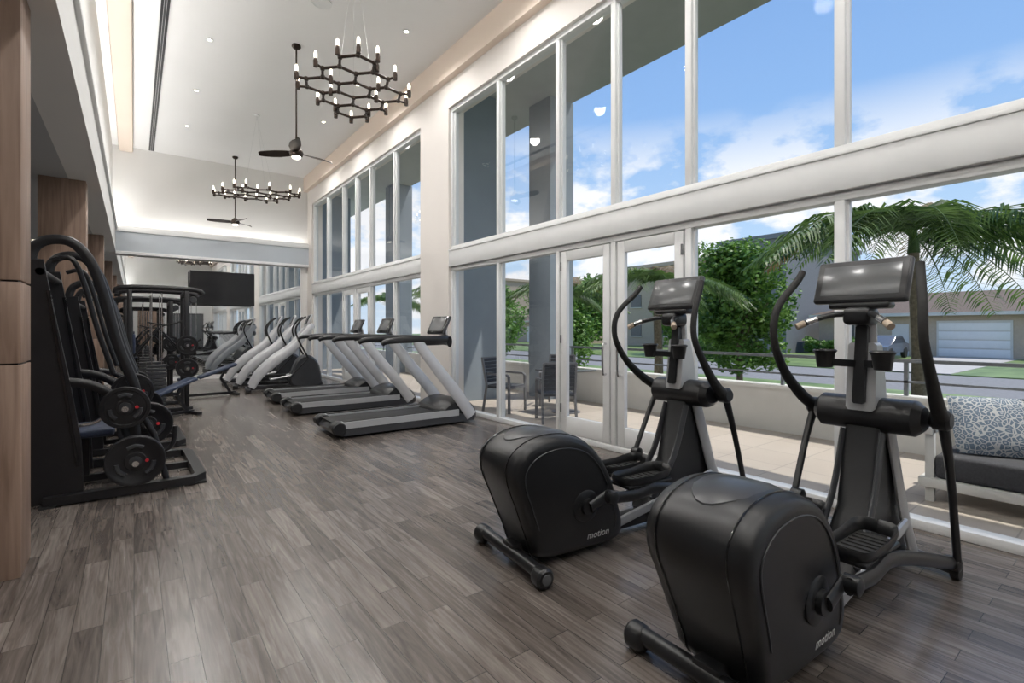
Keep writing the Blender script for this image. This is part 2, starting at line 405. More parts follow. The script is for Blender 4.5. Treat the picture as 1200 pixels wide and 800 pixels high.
def chandelier():
    c=MB('hexagon_chandelier'); a=.215; E={}; V={}
    cells=[(0,-1),(1,-1),(-1,0),(0,0),(1,0),(-1,1),(0,1),(1,-2),(-1,2)]
    z=0
    for q,r in cells:
        cx=math.sqrt(3)*a*(q+r/2); cy=1.5*a*r
        ring=[]
        for k in range(6):
            an=PI/6+k*PI/3; p=(round(cx+a*math.cos(an),3),round(cy+a*math.sin(an),3)); ring.append(p)
        for k in range(6):
            e=tuple(sorted((ring[k],ring[(k+1)%6]))); E[e]=E.get(e,0)+1
    for e in E:
        (x0,y0),(x1,y1)=e
        c.sweep([(x0,y0,z),(x1,y1,z)],.017,'bronze',n=8)
        for p in e: V.setdefault(p,0); V[p]+=1
    for p,n_ in V.items():
        c.lathe([(.0,-.026),(.024,-.02),(.027,0),(.024,.02),(.0,.026)],(p[0],p[1],z),'bronze',n=10)
        if n_==2:
            d=Vector((p[0],p[1])); d.normalize(); x,y=p[0]+d.x*.11,p[1]+d.y*.11
            c.sweep([(p[0],p[1],z),(x,y,z)],.015,'bronze',n=8)
            c.lathe([(.0,-.035),(.026,-.035),(.028,.03),(.02,.06),(.018,.064)],(x,y,z),'bronze',n=12)
            c.lathe([(.017,.064),(.018,.11),(.012,.14),(.001,.145)],(x,y,z),'candle',n=10)
    return c
def chand_full():
    c=chandelier()
    for x,y in ((-.19,-.3),(.19,-.3),(0,.3)):
        c.sweep([(x,y,0),(0,0,CZ-4.46-.03)],.0012,'silver',n=5)
    c.lathe([(.0,-.001),(.06,-.001),(.06,-.03),(.0,-.035)],(0,0,CZ-4.46),'frame',n=20)
    return c
c=chand_full().build((2.22,6.2,4.46),-.30); dup(c,(2.2,12.35,4.46),.9)

# ------------------------------------------------------------ elliptical trainer
TXT=text_geo('motion',.062)
def elliptical():
    e=MB('elliptical_trainer')
    e.sweep([(0,-.32,.075),(0,.32,.075)],.038,'plastic',n=16)
    for s in (-1,1):
        e.lathe([(.035,0),(.05,.015*s),(.058,.03*s),(.058,.085*s),(.046,.10*s)],(0,s*.29,.06),'plastic',axis='Y')
        e.lathe([(.03,.0),(.03,.006*s),(.001,.008*s)],(0,s*.388,.06),'screen',axis='Y',n=20)
    e.box((-.02,-.06,.03),(.5,.06,.13),'plastic',.012)
    prof=[(.10,.06),(.03,.18),(-.05,.38),(-.12,.56),(-.11,.68),(-.01,.765),(.14,.80),(.30,.79),(.45,.73),(.57,.61),(.66,.45),(.73,.28),(.77,.14),(.72,.05),(.42,.04)]
    P=catmull([(a,0,b) for a,b in prof],5,True); n=len(P); cc=Vector((.32,0,.40))
    secs=[(-.232,.84),(-.230,.89),(-.222,.93),(-.205,.96),(-.17,.985),(-.1,1.0),(0,1.004),(.1,1.0),(.17,.985),(.205,.96),(.222,.93),(.230,.89),(.232,.84)]
    vs=[];fs=[]
    tp=lambda z:.84+.16*min(1,max(0,(z-.05)/.45))
    for y,k in secs:
        for p in P:
            q=cc+(p-cc)*k
            vs.append((q.x,y*tp(q.z),q.z))
    for i in range(len(secs)-1):
        for k in range(n): fs.append((i*n+k,i*n+(k+1)%n,(i+1)*n+(k+1)%n,(i+1)*n+k))
    fs.append(tuple(range(n))); fs.append(tuple((len(secs)-1)*n+k for k in range(n)))
    e.raw(vs,fs,'plastic')
    for s in (-1,1):
        seam=[(p.x,s*.155*tp(p.z),p.z) for p in [cc+(q-cc)*.9925 for q in P[:44]]]
        e.sweep(seam,.0035,'glossblk',n=5)
        rib=[(p.x,s*.2335*tp(p.z),p.z) for p in [cc+(q-cc)*.80 for q in P[6:64]]]
        e.sweep(rib,.004,'plastic2',n=6)
    e.raw([(v.x+.44,-.2045-(.0 if v.z<0 else .0016)-.07*v.y,v.y+.12) for v in TXT[0]],TXT[1],'logo')
    vs=[];fs=[]; K=24
    def topz(x):
        best=None
        for i in range(n):
            a,b2=P[i],P[(i+1)%n]
            if (a.x-x)*(b2.x-x)<=0 and abs(a.x-b2.x)>1e-6:
                z=a.z+(b2.z-a.z)*(x-a.x)/(b2.x-a.x)
                if best is None or z>best: best=z
        return best if best else .78
    vs.append((.2,0,topz(.2)+.014))
    for rr in (.4,.8,1.0,1.04):
        for k in range(K):
            a=2*PI*k/K; x=.2+.23*rr*math.cos(a); y=.145*rr*math.sin(a)*(1+.12*math.cos(a))
            z=topz(x)*1.0+(.012 if rr<1 else (.008 if rr==1 else -.02)) - .016*(abs(y)/.14)**3
            vs.append((x,y,z))
    for k in range(K): fs.append((0,1+k,1+(k+1)%K))
    for i in range(3):
        for k in range(K): fs.append((1+i*K+k,1+(i+1)*K+k,1+(i+1)*K+(k+1)%K,1+i*K+(k+1)%K))
    e.raw(vs,fs,'plastic2')
    for s,ca in ((-1,.35),(1,.35+PI)):
        e.lathe([(.10,0),(.10,.006*s),(.09,.012*s),(.05,.016*s),(.05,.04*s),(.001,.042*s)],(.42,s*.218,.34),'plastic',axis='Y',n=40)
        cx,cz=.42+.15*math.cos(ca),.34+.15*math.sin(ca)
        e.sweep([(.42,s*.262,.34),(cx,s*.262,cz)],[.016,.016],'plastic',side=(0,1,0),r2=.036,n=14)
        fx,fz=(1.94,.10) if s<0 else (1.38,.44)
        y=s*.295
        px,pz=(.92,.45) if s<0 else (1.14,.40)
        e.sweep([(cx-.03,y,cz),(px-.15,y,pz-.085),(px+.15,y,pz-.085),(fx,y,fz)],.022,'plastic' ,n=12,smooth=4,r2=.036,side=(0,1,0))
        e.lathe([(.02,-.038),(.038,-.03),(.038,.03),(.02,.038)],(cx,y,cz),'plastic',axis='Y',n=20)
        e.lathe([(.02,-.04),(.04,-.03),(.04,.03),(.02,.04)],(fx,y,fz),'plastic',axis='Y',n=20)
        py=s*.20; L_=.205; W_=.092
        e.box((px-L_,py-W_,pz-.05),(px+L_,py+W_,pz-.025),'plastic',.01)
        e.box((px-L_+.02,py-W_+.015,pz-.026),(px+L_-.02,py+W_-.015,pz-.02),'rubber')
        for j in range(7):
            xx=px-L_+.06+j*.045; e.box((xx,py-W_+.025,pz-.021),(xx+.018,py+W_-.025,pz-.014),'rubber',.002)
        ring=[]
        for k in range(25):
            a=2*PI*k/24
            sx=math.copysign(abs(math.cos(a))**.45,math.cos(a)); sy=math.copysign(abs(math.sin(a))**.45,math.sin(a))
            ring.append((px+L_*sx,py+W_*sy,pz-.01+ .03*(sx>0)*abs(sx)))
        e.sweep(ring,.011,'plastic',n=6,r2=.034,side=None)
        e.sweep([(.76,s*.13,.13),(1.2,s*.13,.21),(1.75,s*.13,.32)],.020,'silver',n=10,side=(0,1,0),r2=.032)
        pvx=1.66
        e.sweep([(pvx,s*.315,.95),(pvx+(fx-pvx)*.35,s*.325,.95-(.95-fz)*.35),(fx,s*.315,fz)],[.028,.020,.019],'plastic',smooth=4)
        e.lathe([(.04,-.045),(.055,-.03),(.055,.03),(.04,.045)],(pvx,s*.31,.95),'plastic',axis='Y',n=24)
        o=.10 if s<0 else 0
        e.sweep([(pvx,s*.315,.95),(1.50+o*.4,s*.325,1.03),(1.30+o,s*.335,1.19),(1.18+o*1.1,s*.335,1.38),(1.20+o*1.1,s*.325,1.56),(1.36+o*.5,s*.29,1.72),(1.41+o*.3,s*.28,1.78)],[.040,.034,.026,.021,.021,.021,.020],'rubber',smooth=5,n=12)
        e.sweep([(1.47,s*.04,1.52),(1.38,s*.09,1.52),(1.28,s*.16,1.49),(1.22,s*.22,1.45)],.016,'plastic',smooth=4)
        e.sweep([(1.29,s*.15,1.495),(1.25,s*.19,1.475)],.0185,'chrome')
        e.sweep([(1.245,s*.195,1.47),(1.215,s*.225,1.45)],.019,'tan')
        e.lathe([(.040,-.05),(.052,.03),(.062,.045),(.055,.052),(.046,.03),(.036,-.03),(.001,-.03)],(1.37,s*.14,1.27),'plastic',n=24)
        e.sweep([(1.37,s*.11,1.25),(1.50,s*.02,1.24)],.02,'plastic',sq=True)
        e.sweep([(1.60,s*.095,.92),(1.70,s*.105,.60),(1.78,s*.115,.35),(1.90,s*.13,.08)],.018,'silver',smooth=4,side=(0,1,0),r2=.05,n=12)
        e.sweep([(1.50,s*.095,.86),(1.36,s*.10,.50),(1.12,s*.11,.22)],.014,'plastic2',smooth=4,side=(0,1,0),r2=.03,n=12)
    e.prism([(1.47,.93),(1.50,1.02),(1.58,1.05),(1.68,1.02),(1.72,.94),(1.67,.87),(1.54,.86)],-.26,.26,'plastic',.035,smooth=4)
    e.prism([(1.50,.9),(1.68,.9),(1.74,.6),(1.92,.10),(1.80,.05),(1.15,.05),(1.10,.13),(1.38,.45)],-.085,.085,'plastic',.02)
    e.prism([(1.46,.98),(1.66,.98),(1.61,1.25),(1.58,1.36),(1.50,1.36),(1.485,1.2)],-.072,.072,'silver',.015)
    e.prism([(1.435,1.02),(1.50,1.02),(1.52,1.20),(1.54,1.46),(1.49,1.46),(1.46,1.2)],-.030,.030,'plastic',.01)
    e.sweep([(1.56,0,1.30),(1.55,0,1.46),(1.53,0,1.64)],.055,'silver',r2=.03,side=(0,1,0),smooth=3,n=14)
    e.box((1.40,-.07,1.46),(1.56,.07,1.56),'plastic',.03,seg=3)
    e.box((.5,-.055,.035),(1.95,.055,.12),'plastic',.015)
    e.sweep([(1.98,-.30,.055),(2.0,0,.07),(1.98,.30,.055)],.036,'plastic',n=14,smooth=5)
    for s in (-1,1): e.lathe([(.05,-.02),(.05,.02)],(1.98,s*.30,.052),'rubber',axis='Y')
    R=Matrix.Rotation(math.radians(22),3,'Y')
    def cb(dx0,dx1,y,z,mat,bev,seg=2):
        off=R@Vector(((dx0+dx1)/2,0,0)); c0=Vector((1.47,0,1.715))+off
        e.box(c0-Vector(((dx1-dx0)/2,y,z)),c0+Vector(((dx1-dx0)/2,y,z)),mat,bev,rot=R,seg=seg)
    cb(0,.045,.232,.132,'plastic2',.018,3)
    cb(-.003,.002,.220,.122,'plastic',.003)
    cb(-.005,.004,.192,.094,'screen',.003)
    e.box((1.43,-.15,1.55),(1.53,.15,1.59),'plastic',.015)
    return e
ob=elliptical().build((1.79,1.08,0),math.radians(-2))
dup(ob,(1.84,2.43,0),math.radians(-6))

# ------------------------------------------------------------ treadmill
def treadmill():
    t=MB('treadmill')
    t.prism([(0.0,.10),(.02,.055),(.10,.03),(1.95,.03),(1.98,.10),(1.5,.17),(.06,.165)],-.40,.40,'plastic2',.015)
    t.box((.03,-.27,.165),(1.55,.27,.178),'rubber',.003)
    for s in (-1,1):
        t.prism([(.02,.16),(.02,.12),(1.7,.12),(1.7,.205),(.06,.195)],s*.28,s*.415,'silver',.012)
        t.prism([(.12,.195),(1.5,.20),(1.5,.212),(.14,.207)],s*.30,s*.38,'rubber',.003)
        t.prism([(-.03,.15),(-.02,.09),(.03,.05),(.12,.05),(.14,.17),(.05,.205)],s*.26,s*.42,'plastic',.015,smooth=3)
        t.sweep([(1.90,s*.40,.10),(1.66,s*.41,.42),(1.34,s*.42,.80),(1.10,s*.42,1.10),(1.06,s*.42,1.17)],[.028,.028,.026,.024,.02],'white',smooth=4,side=(0,1,0),r2=.085,n=14)
        t.sweep([(.58,s*.42,1.12),(.68,s*.42,1.165),(1.1,s*.42,1.185),(1.45,s*.40,1.18),(1.62,s*.30,1.16)],[.020,.030,.036,.036,.028],'plastic',smooth=5,r2=.026,n=12)
        t.lathe([(.035,0),(.035,.05),(.05,.07),(.046,.07),(.03,.02),(.001,.02)],(1.42,s*.25,1.15),'plastic',n=16)
    t.prism([(1.42,.17),(1.50,.27),(1.66,.33),(1.84,.32),(1.97,.22),(2.02,.10),(1.95,.03),(1.5,.03)],-.385,.385,'plastic',.05,smooth=4)
    t.sweep([(1.55,-.40,1.14),(1.66,-.2,1.15),(1.68,0,1.16),(1.66,.2,1.15),(1.55,.40,1.14)],.035,'plastic',smooth=4,r2=.075,n=12)
    t.sweep([(1.22,-.40,1.16),(1.22,.40,1.16)],.018,'plastic',n=10)
    t.sweep([(1.68,0,1.12),(1.70,0,1.22),(1.66,0,1.34)],.06,'white',smooth=3,side=(0,1,0),r2=.03,n=14)
    R=Matrix.Rotation(math.radians(24),3,'Y'); c0=Vector((1.60,0,1.37))
    t.box(c0-Vector((.022,.25,.14)),c0+Vector((.022,.25,.14)),'plastic2',.018,rot=R,seg=3)
    c1=c0+R@Vector((-.02,0,0)); t.box(c1-Vector((.006,.235,.128)),c1+Vector((.006,.235,.128)),'glossblk',.003,rot=R)
    c1=c0+R@Vector((-.025,0,0)); t.box(c1-Vector((.004,.20,.10)),c1+Vector((.004,.20,.10)),'screen',.002,rot=R)
    return t
t=treadmill().build((2.06,6.90,0),math.radians(-1),1.09)
dup(t,(2.08,9.05,0),math.radians(-2)); dup(t,(2.10,10.6,0),math.radians(-2))

def arc():
    t=MB('arc_trainer')
    t.box((0,-.36,.02),(.12,.36,.09),'plastic',.02); t.box((1.55,-.33,.02),(1.68,.33,.09),'plastic',.02)
    t.box((.05,-.08,.04),(1.6,.08,.14),'plastic2',.02)
    t.prism([(.95,.10),(.98,.5),(1.15,.78),(1.38,.80),(1.55,.6),(1.62,.25),(1.6,.08)],-.20,.20,'plastic2',.05,smooth=4)
    for s in (-1,1):
        t.sweep([(.12,s*.30,.12),(.30,s*.31,.42),(.62,s*.31,.72),(1.0,s*.31,1.02),(1.30,s*.28,1.42),(1.42,s*.22,1.52)],[.03,.04,.045,.04,.032,.03],'white',smooth=5,side=(0,1,0),r2=.07,n=14)
        t.sweep([(1.30,s*.36,.75),(1.12,s*.37,1.1),(1.02,s*.36,1.4),(1.12,s*.33,1.62),(1.25,s*.3,1.72)],.02,'rubber',smooth=5)
        t.sweep([(1.30,s*.36,.75),(.9,s*.30,.3)],.02,'plastic')
        t.box((.42,s*.17-.09,.26+.06*s),(.86,s*.17+.09,.31+.06*s),'rubber',.015)
        t.sweep([(.5,s*.17,.27),(1.1,s*.17,.38)],.025,'silver')
    t.sweep([(1.32,0,.75),(1.36,0,1.2),(1.38,0,1.55)],.05,'white',smooth=3,r2=.05)
    R=Matrix.Rotation(math.radians(24),3,'Y'); c0=Vector((1.34,0,1.64))
    t.box(c0-Vector((.025,.25,.15)),c0+Vector((.025,.25,.15)),'white',.018,rot=R); c1=c0+R@Vector((-.026,0,0)); t.box(c1-Vector((.004,.22,.12)),c1+Vector((.004,.22,.12)),'glossblk',.002,rot=R)
    return t
a=arc().build((2.0,12.6,0),math.radians(-8))
dup(a,(1.9,13.65,0),math.radians(-8)); dup(a,(1.8,14.7,0),math.radians(-8))

# ------------------------------------------------------------ plate loaded machine
def plates(b,x,y,z,R_,n=2,s=-1,th=.035):
    for i in range(n):
        yy=y+s*i*(th+.008)
        b.lathe([(.03,0),(R_*.35,0),(R_*.38,.006),(R_*.80,.006),(R_*.84,0),(R_*.97,0),(R_,.006),(R_,th-.006),(R_*.97,th),(R_*.84,th),(R_*.80,th-.006),(R_*.38,th-.006),(R_*.35,th),(.03,th)],(x,yy-th/2,z),'black',axis='Y',n=36)
        yf=yy-th/2-.001
        if i==n-1:
            for k in range(3):
                a=PI/2+k*2*PI/3
                b.sweep([(x+R_*.6*math.cos(a-.45),yf,z+R_*.6*math.sin(a-.45)),(x+R_*.62*math.cos(a),yf,z+R_*.62*math.sin(a)),(x+R_*.6*math.cos(a+.45),yf,z+R_*.6*math.sin(a+.45))],.018,'plastic2',n=6,smooth=3)
            b.lathe([(.045,-.004),(.045,.004)],(x,yf,z),'plastic2',axis='Y',n=20)
            b.lathe([(.024,-.10),(.024,.04)],(x,yf,z),'chrome',axis='Y',n=16)
            b.lathe([(.014,-.006),(.014,.006)],(x+.08,yf,z+.0),'redbadge',axis='Y',n=12)
def platemachine():
    b=MB('plate_loaded_press_machine')
    fl=[(-.22,.05,.05),(.80,.05,.05),(.86,.13,.05),(.84,1.25,.05),(.78,1.33,.05),(-.22,1.33,.05)]
    b.sweep(fl,.035,'black',side=(0,0,1),r2=.045,sq=True)
    b.box((.76,.04,0),(.90,.12,.02),'rubber'); b.box((-.24,.0,0),(-.14,.12,.02),'rubber')
    b.sweep([(-.2,.69,.05),(.80,.69,.05)],.03,'black',side=(0,0,1),sq=True)
    for y in (.10,1.22):
        b.prism([(-.34,.02),(.03,.02),(.01,.5),(-.06,1.0),(-.16,1.6),(-.22,2.0),(-.34,2.0)],y-.03,y+.03,'black',.008)
        b.prism([(-.02,.3),(.0,.3),(-.18,1.75),(-.20,1.75)],y-.045,y+.045,'glossblk',.004)
        b.sweep([(-.30,y,1.7),(-.30,y,2.02),(-.22,y,2.15),(-.06,y,2.16),(.06,y,2.02),(.15,y,1.75),(.25,y,1.30),(.36,y,.95),(.38,y,.78)],.028,'black',smooth=5,side=(0,1,0),r2=.040,n=10)
        b.sweep([(-.18,y+.04,2.0),(-.05,y+.04,2.02),(.03,y+.04,1.8),(.12,y+.04,1.4),(.22,y+.04,1.05)],.020,'black',smooth=4)
        b.sweep([(-.08,y,1.0),(.1,y,.95),(.30,y,.77),(.37,y,.55),(.37,y,.28)],.03,'black',smooth=4,side=(0,1,0),r2=.04,n=8)
        b.sweep([(.37,y,.30),(.62,y,.36),(.66,y,.55)],.02,'black',smooth=4)
        b.sweep([(.60,y,.05),(.50,y,.5),(.36,y,.80)],.025,'black')
    plates(b,.37,.02,.30,.215,2); plates(b,.30,.04,.76,.18,1); plates(b,.46,.40,.55,.20,2); plates(b,.35,.62,.84,.17,2)
    b.lathe([(.024,-.06),(.024,1.25)],(.37,.06,.30),'chrome',axis='Y',n=16)
    b.lathe([(.024,-.06),(.024,1.25)],(.30,.06,.76),'chrome',axis='Y',n=16)
    b.lathe([(.03,-.03),(.03,1.2)],(-.24,.1,1.9),'black',axis='Y',n=12)
    b.sweep([(.0,.7,.05),(.0,.7,.48)],.03,'black',sq=True)
    b.box((-.20,.42,.46),(.22,.94,.54),'blue',.03,seg=3)
    b.box((-.30,.44,.56),(-.20,.92,1.2),'blue',.03,seg=3)
    b.box((-.36,.62,.02),(-.28,.76,2.0),'black',.005)
    b.sweep([(-.1,.3,.6),(.1,.3,.62),(.2,.3,.75)],.016,'chrome',smooth=4)
    return b
p=platemachine().build((-.36,5.38,0),0)
dup(p,(-.30,7.25,0),0,.9)

def cable():
    b=MB('cable_crossover_machine')
    for y in (0,1.0):
        b.box((0,y-.04,.0),(.95,y+.04,.07),'black',.008)
        for x in (.06,.86): b.box((x-.035,y-.035,.05),(x+.035,y+.035,2.1),'black',.006)
        b.sweep([(-.12,y,2.02),(-.05,y,2.12),(.5,y,2.14),(1.0,y,2.12),(1.1,y,2.05)],.03,'black',smooth=3,side=(0,1,0),r2=.045,n=8)
        for j in range(12): b.box((.30,y-.10,.12+j*.06),(.56,y+.06,.165+j*.06),'plastic2',.004)
        for x in (.36,.50): b.sweep([(x,y-.02,.07),(x,y-.02,2.05)],.009,'chrome',n=8)
        b.lathe([(.05,-.02),(.06,-.01),(.06,.01),(.05,.02)],(.95,y,1.95),'plastic2',axis='Y',n=20)
        b.sweep([(1.0,y,1.95),(1.0,y,1.25)],.005,'chrome',n=6)
        b.sweep([(.93,y,1.25),(1.0,y,1.2),(1.07,y,1.25)],.015,'rubber',n=8)
        b.sweep([(.06,y,.9),(.46,y,1.45),(.86,y,.95)],.02,'black')
    for x in (.06,.86): b.box((x-.03,0,2.03),(x+.03,1.0,2.10),'black',.005)
    b.box((.02,0,.02),(.10,1.0,.08),'black',.005); b.box((.1,.3,1.0),(.14,.7,1.35),'blue',.02)
    plates(b,.86,-.06,.75,.17,2); plates(b,.86,-.06,1.15,.17,1)
    b.sweep([(.3,-.1,1.55),(.55,-.12,1.5),(.8,-.12,1.58)],.012,'rubber',smooth=3)
    return b
c=cable().build((-.12,10.4,0)); dup(c,(-.2,12.9,0),0,.97)
def bench():
    b=MB('weight_bench')
    b.box((-.05,-.28,0),(.05,.28,.06),'black',.008); b.box((1.10,-.28,0),(1.20,.28,.06),'black',.008); b.box((-.03,-.035,.03),(1.18,.035,.09),'black',.006)
    b.sweep([(.15,0,.07),(.2,0,.42)],.03,'black',sq=True); b.sweep([(1.05,0,.07),(.85,0,.42)],.03,'black',sq=True)
    b.box((.0,-.15,.40),(.36,.15,.47),'blue',.025,seg=3)
    b.box((.36,-.15,.565),(1.20,.15,.635),'blue',.025,rot=Matrix.Rotation(-.35,3,'Y'),seg=3)
    b.sweep([(.85,0,.42),(.95,0,.62)],.025,'black',sq=True)
    return b
bo=bench().build((-.05,9.55,0),.45,.8); dup(bo,(.72,12.2,0),.1,.9)
db=MB('dumbbell_rack')
for z in (.35,.75,1.1):
    db.box((-2.9,9.4,z),(-2.55,12.4,z+.04),'black',.005)
    for i in range(14):
        y=9.6+i*.2
        db.lathe([(.01,-.15),(.06,-.15),(.065,-.06),(.018,-.055),(.018,.055),(.065,.06),(.06,.15),(.01,.15)],(-2.72,y,z+.10),'plastic2',axis='X',n=12)
for y in (9.4,12.35): db.box((-2.95,y,0),(-2.5,y+.06,1.2),'black',.005)
db.build()
rk=MB('magazine_shelf')
for i in range(5): rk.box((-1.9,4.9+i*.07,1.25),(-1.7,4.95+i*.07,1.45+.02*(i%3)),('redbadge','white','blue','tan','silver')[i],.002)
rk.box((-1.95,4.8,1.2),(-1.6,5.35,1.25),'wood').box((-1.95,4.8,0),(-1.6,4.84,1.6),'wood').box((-1.95,5.31,0),(-1.6,5.35,1.6),'wood')
rk.build()

# ------------------------------------------------------------ exterior
bx('terrace_slab',(4.74,-8,-.32),(7.5,20,-.0),'tile')
GZ=-.32
bx('ground_lawn',(7.5,-60,GZ-.3),(12.5,90,GZ),'grass')
bx('ground_sidewalk',(12.5,-60,GZ-.3),(14.0,90,GZ+.02),'concrete')
bx('ground_grass_verge',(14.0,-60,GZ-.3),(17.5,90,GZ),'grass')
bx('ground_road',(17.5,-60,GZ-.3),(25,90,GZ-.04),'asphalt')
bx('ground_far_lawn',(25,-80,GZ-.3),(140,160,GZ),'grass')
bx('ground_driveway',(25,4.9,GZ-.02),(39.9,8.7,GZ+.02),'concrete')
bx('overhang_roof',(4.74,-8,6.2),(7.35,24,6.6),'outgrey2')
b=MB('terrace_low_wall'); b.box((7.15,-8,0),(7.35,24,.60),'outwhite'); b.box((7.12,-8,.60),(7.38,24,.65),'outwhite'); b.build()
b=MB('terrace_railing')
b.box((7.22,-8,1.04),(7.28,24,1.08),'rail'); b.box((7.23,-8,.80),(7.27,24,.825),'rail')
y=-8
while y<24: b.box((7.23,y,.64),(7.27,y+.04,1.04),'rail'); y+=1.4
b.build()
for y in (-6.2,7.55,15.2,22.5):
    bx('terrace_column',(6.75,y,-.0),(7.40,y+.68,6.2),'outgrey')
bx('terrace_pier_wall',(4.74,8.35,-.0),(6.15,8.78,6.2),'outgrey')
bx('terrace_end_wall',(4.74,18.0,0),(6.3,18.3,6.2),'outgrey')

def palm(name_loc, H, L, nf, seed, droop=1.0, elmin=.15, elmax=1.2, lw=1.0, dx=0):
    random.seed(seed); b=MB('palm_tree')
    lean=random.uniform(-.2,.2)
    b.sweep([(0,0,0),(lean*.3,0,H*.4),(lean*.6,.05,H*.8),(lean,.05,H)],[.13,.10,.09,.08],'bark',smooth=5,n=12)
    b.sweep([(lean,.05,H-.1),(lean,.05,H+.35)],[.10,.05],'palm',n=10)
    for i in range(nf):
        mt='palmdry' if i%11==8 else 'palm'
        az=i*2.39996+random.uniform(-.2,.2); el=elmin+(elmax-elmin)*((i*.618)%1); Lf=L*random.uniform(.85,1.1)
        dh=Vector((math.cos(az),math.sin(az),0)); pts=[]
        for k in range(15):
            s=k/14
            r=Lf*(math.cos(el)*s+ .35*s*s*math.sin(el)); z=Lf*(math.sin(el)*s-(.42+.5*math.sin(el))*droop*s*s)
            pts.append(Vector((lean,.05,H+.15))+dh*r+Vector((0,0,z)))
        b.sweep(pts,[.020-.017*k/14 for k in range(15)],mt,n=5)
        sd=dh.cross(Vector((0,0,1)))
        dense=catmull(pts,4); nD=len(dense)
        vs=[];fs=[]
        for k in range(5,nD-1):
            s=k/(nD-1); T=(dense[k+1]-dense[k-1]).normalized()
            ln=Lf*.25*(math.sin(PI*min(1,s*.86+.12))**.6)*random.uniform(.85,1.1)
            for sg in (-1,1):
                lift=random.uniform(-.35,.2)
                d=(sd*sg*.8+T*.6+Vector((0,0,lift))).normalized()
                p0=dense[k]; p1=p0+d*ln*.5; p2=p1+(d+Vector((0,0,-.75))).normalized()*ln*.5
                w=(T+Vector((0,0,.4))).normalized()*.018*(L/2)*lw
                o=len(vs); vs+=[p0-w*.6,p0+w*.6,p1+w,p1-w,p2]
                fs+=[(o,o+1,o+2,o+3),(o+3,o+2,o+4)]
        b.raw(vs,fs,mt)
    return b.build(name_loc,flat=True)
palm((11.5,2.70,GZ),3.25,3.1,26,3,1.12,.05,1.3)
palm((9.85,7.2,GZ),2.65,2.0,21,5)
palm((9.6,10.2,GZ),2.6,1.75,21,9)
palm((10.5,17.5,GZ),3.0,2.2,16,11)
palm((11.0,25,GZ),3.0,2.4,16,12)
def tree(loc,H,W,seed,n=5200,ls=.11):
    random.seed(seed); b=MB('leafy_tree')
    b.sweep([(0,0,0),(.03,.02,H*.3),(0,0,H*.55)],[.09,.07,.05],'bark',n=10,smooth=3)
    blobs=[]
    for i in range(24):
        a=random.uniform(0,2*PI); rr=random.uniform(0,W*.33); blobs.append((Vector((rr*math.cos(a),rr*math.sin(a),random.uniform(H*.24,H*.84))),random.uniform(W*.13,W*.22)))
    for c_,r_ in blobs: b.sweep([(0,0,H*.3),c_*.6+Vector((0,0,H*.15)),c_],[.04,.02,.008],'bark',n=5,smooth=2)
    vs=[];fs=[]
    for i in range(n):
        c_,r_=random.choice(blobs); d=Vector((random.gauss(0,1),random.gauss(0,1),random.gauss(0,1))).normalized()
        p=c_+d*r_*random.uniform(.6,1.08); u=Vector((random.gauss(0,1),random.gauss(0,1),random.gauss(0,.6))).normalized(); w=u.cross(d+Vector((.1,.2,.3))).normalized()
        o=len(vs); vs+=[p-u*ls*.5,p+w*ls*.32,p+u*ls*.5,p-w*ls*.32]; fs.append((o,o+1,o+2,o+3))
    b.raw(vs,fs,'leaf'); return b.build(loc,flat=True)
tree((13.4,7.1,GZ),4.3,3.4,21,15000,.14)
tree((12.5,13.2,GZ),3.8,3.6,22,9000,.15)
tree((30,20,GZ),5.5,6,23,4000,.35)
tree((54,-1.5,GZ),7,8,24,4000,.4)
tree((58,18,GZ),7.5,9,25,4000,.4)
tree((28,40,GZ),6.5,8,26,4000,.4)
tree((31,30,GZ),6,7,27,4000,.4)
tree((15,21,GZ),4,4,28,4500,.18)
def bush(x0,x1,y0,y1,h,n,ls=.12):
    hd=MB('hedge'); vs=[];fs=[]
    for i in range(n):
        px_,py_=random.uniform(x0,x1),random.uniform(y0,y1)
        hh=h*(.75+.25*math.sin(py_*2.3)*math.cos(px_*3))
        p=Vector((px_,py_,random.uniform(0.02,1)**.6*hh)); u=Vector((random.gauss(0,1),random.gauss(0,1),random.gauss(0,1))).normalized(); w=u.orthogonal().normalized(); o=len(vs)
        vs+=[p-u*ls,p+w*ls*.55,p+u*ls,p-w*ls*.55]; fs.append((o,o+1,o+2,o+3))
    hd.raw(vs,fs,'leaf'); hd.build((0,0,GZ),flat=True)
random.seed(4)
bush(38.2,39.2,11.9,15.6,1.3,3000)
bush(7.6,8.3,11.6,15.0,1.7,5000,.08)
bush(26.5,28,13.6,18,1.4,4000,.16)

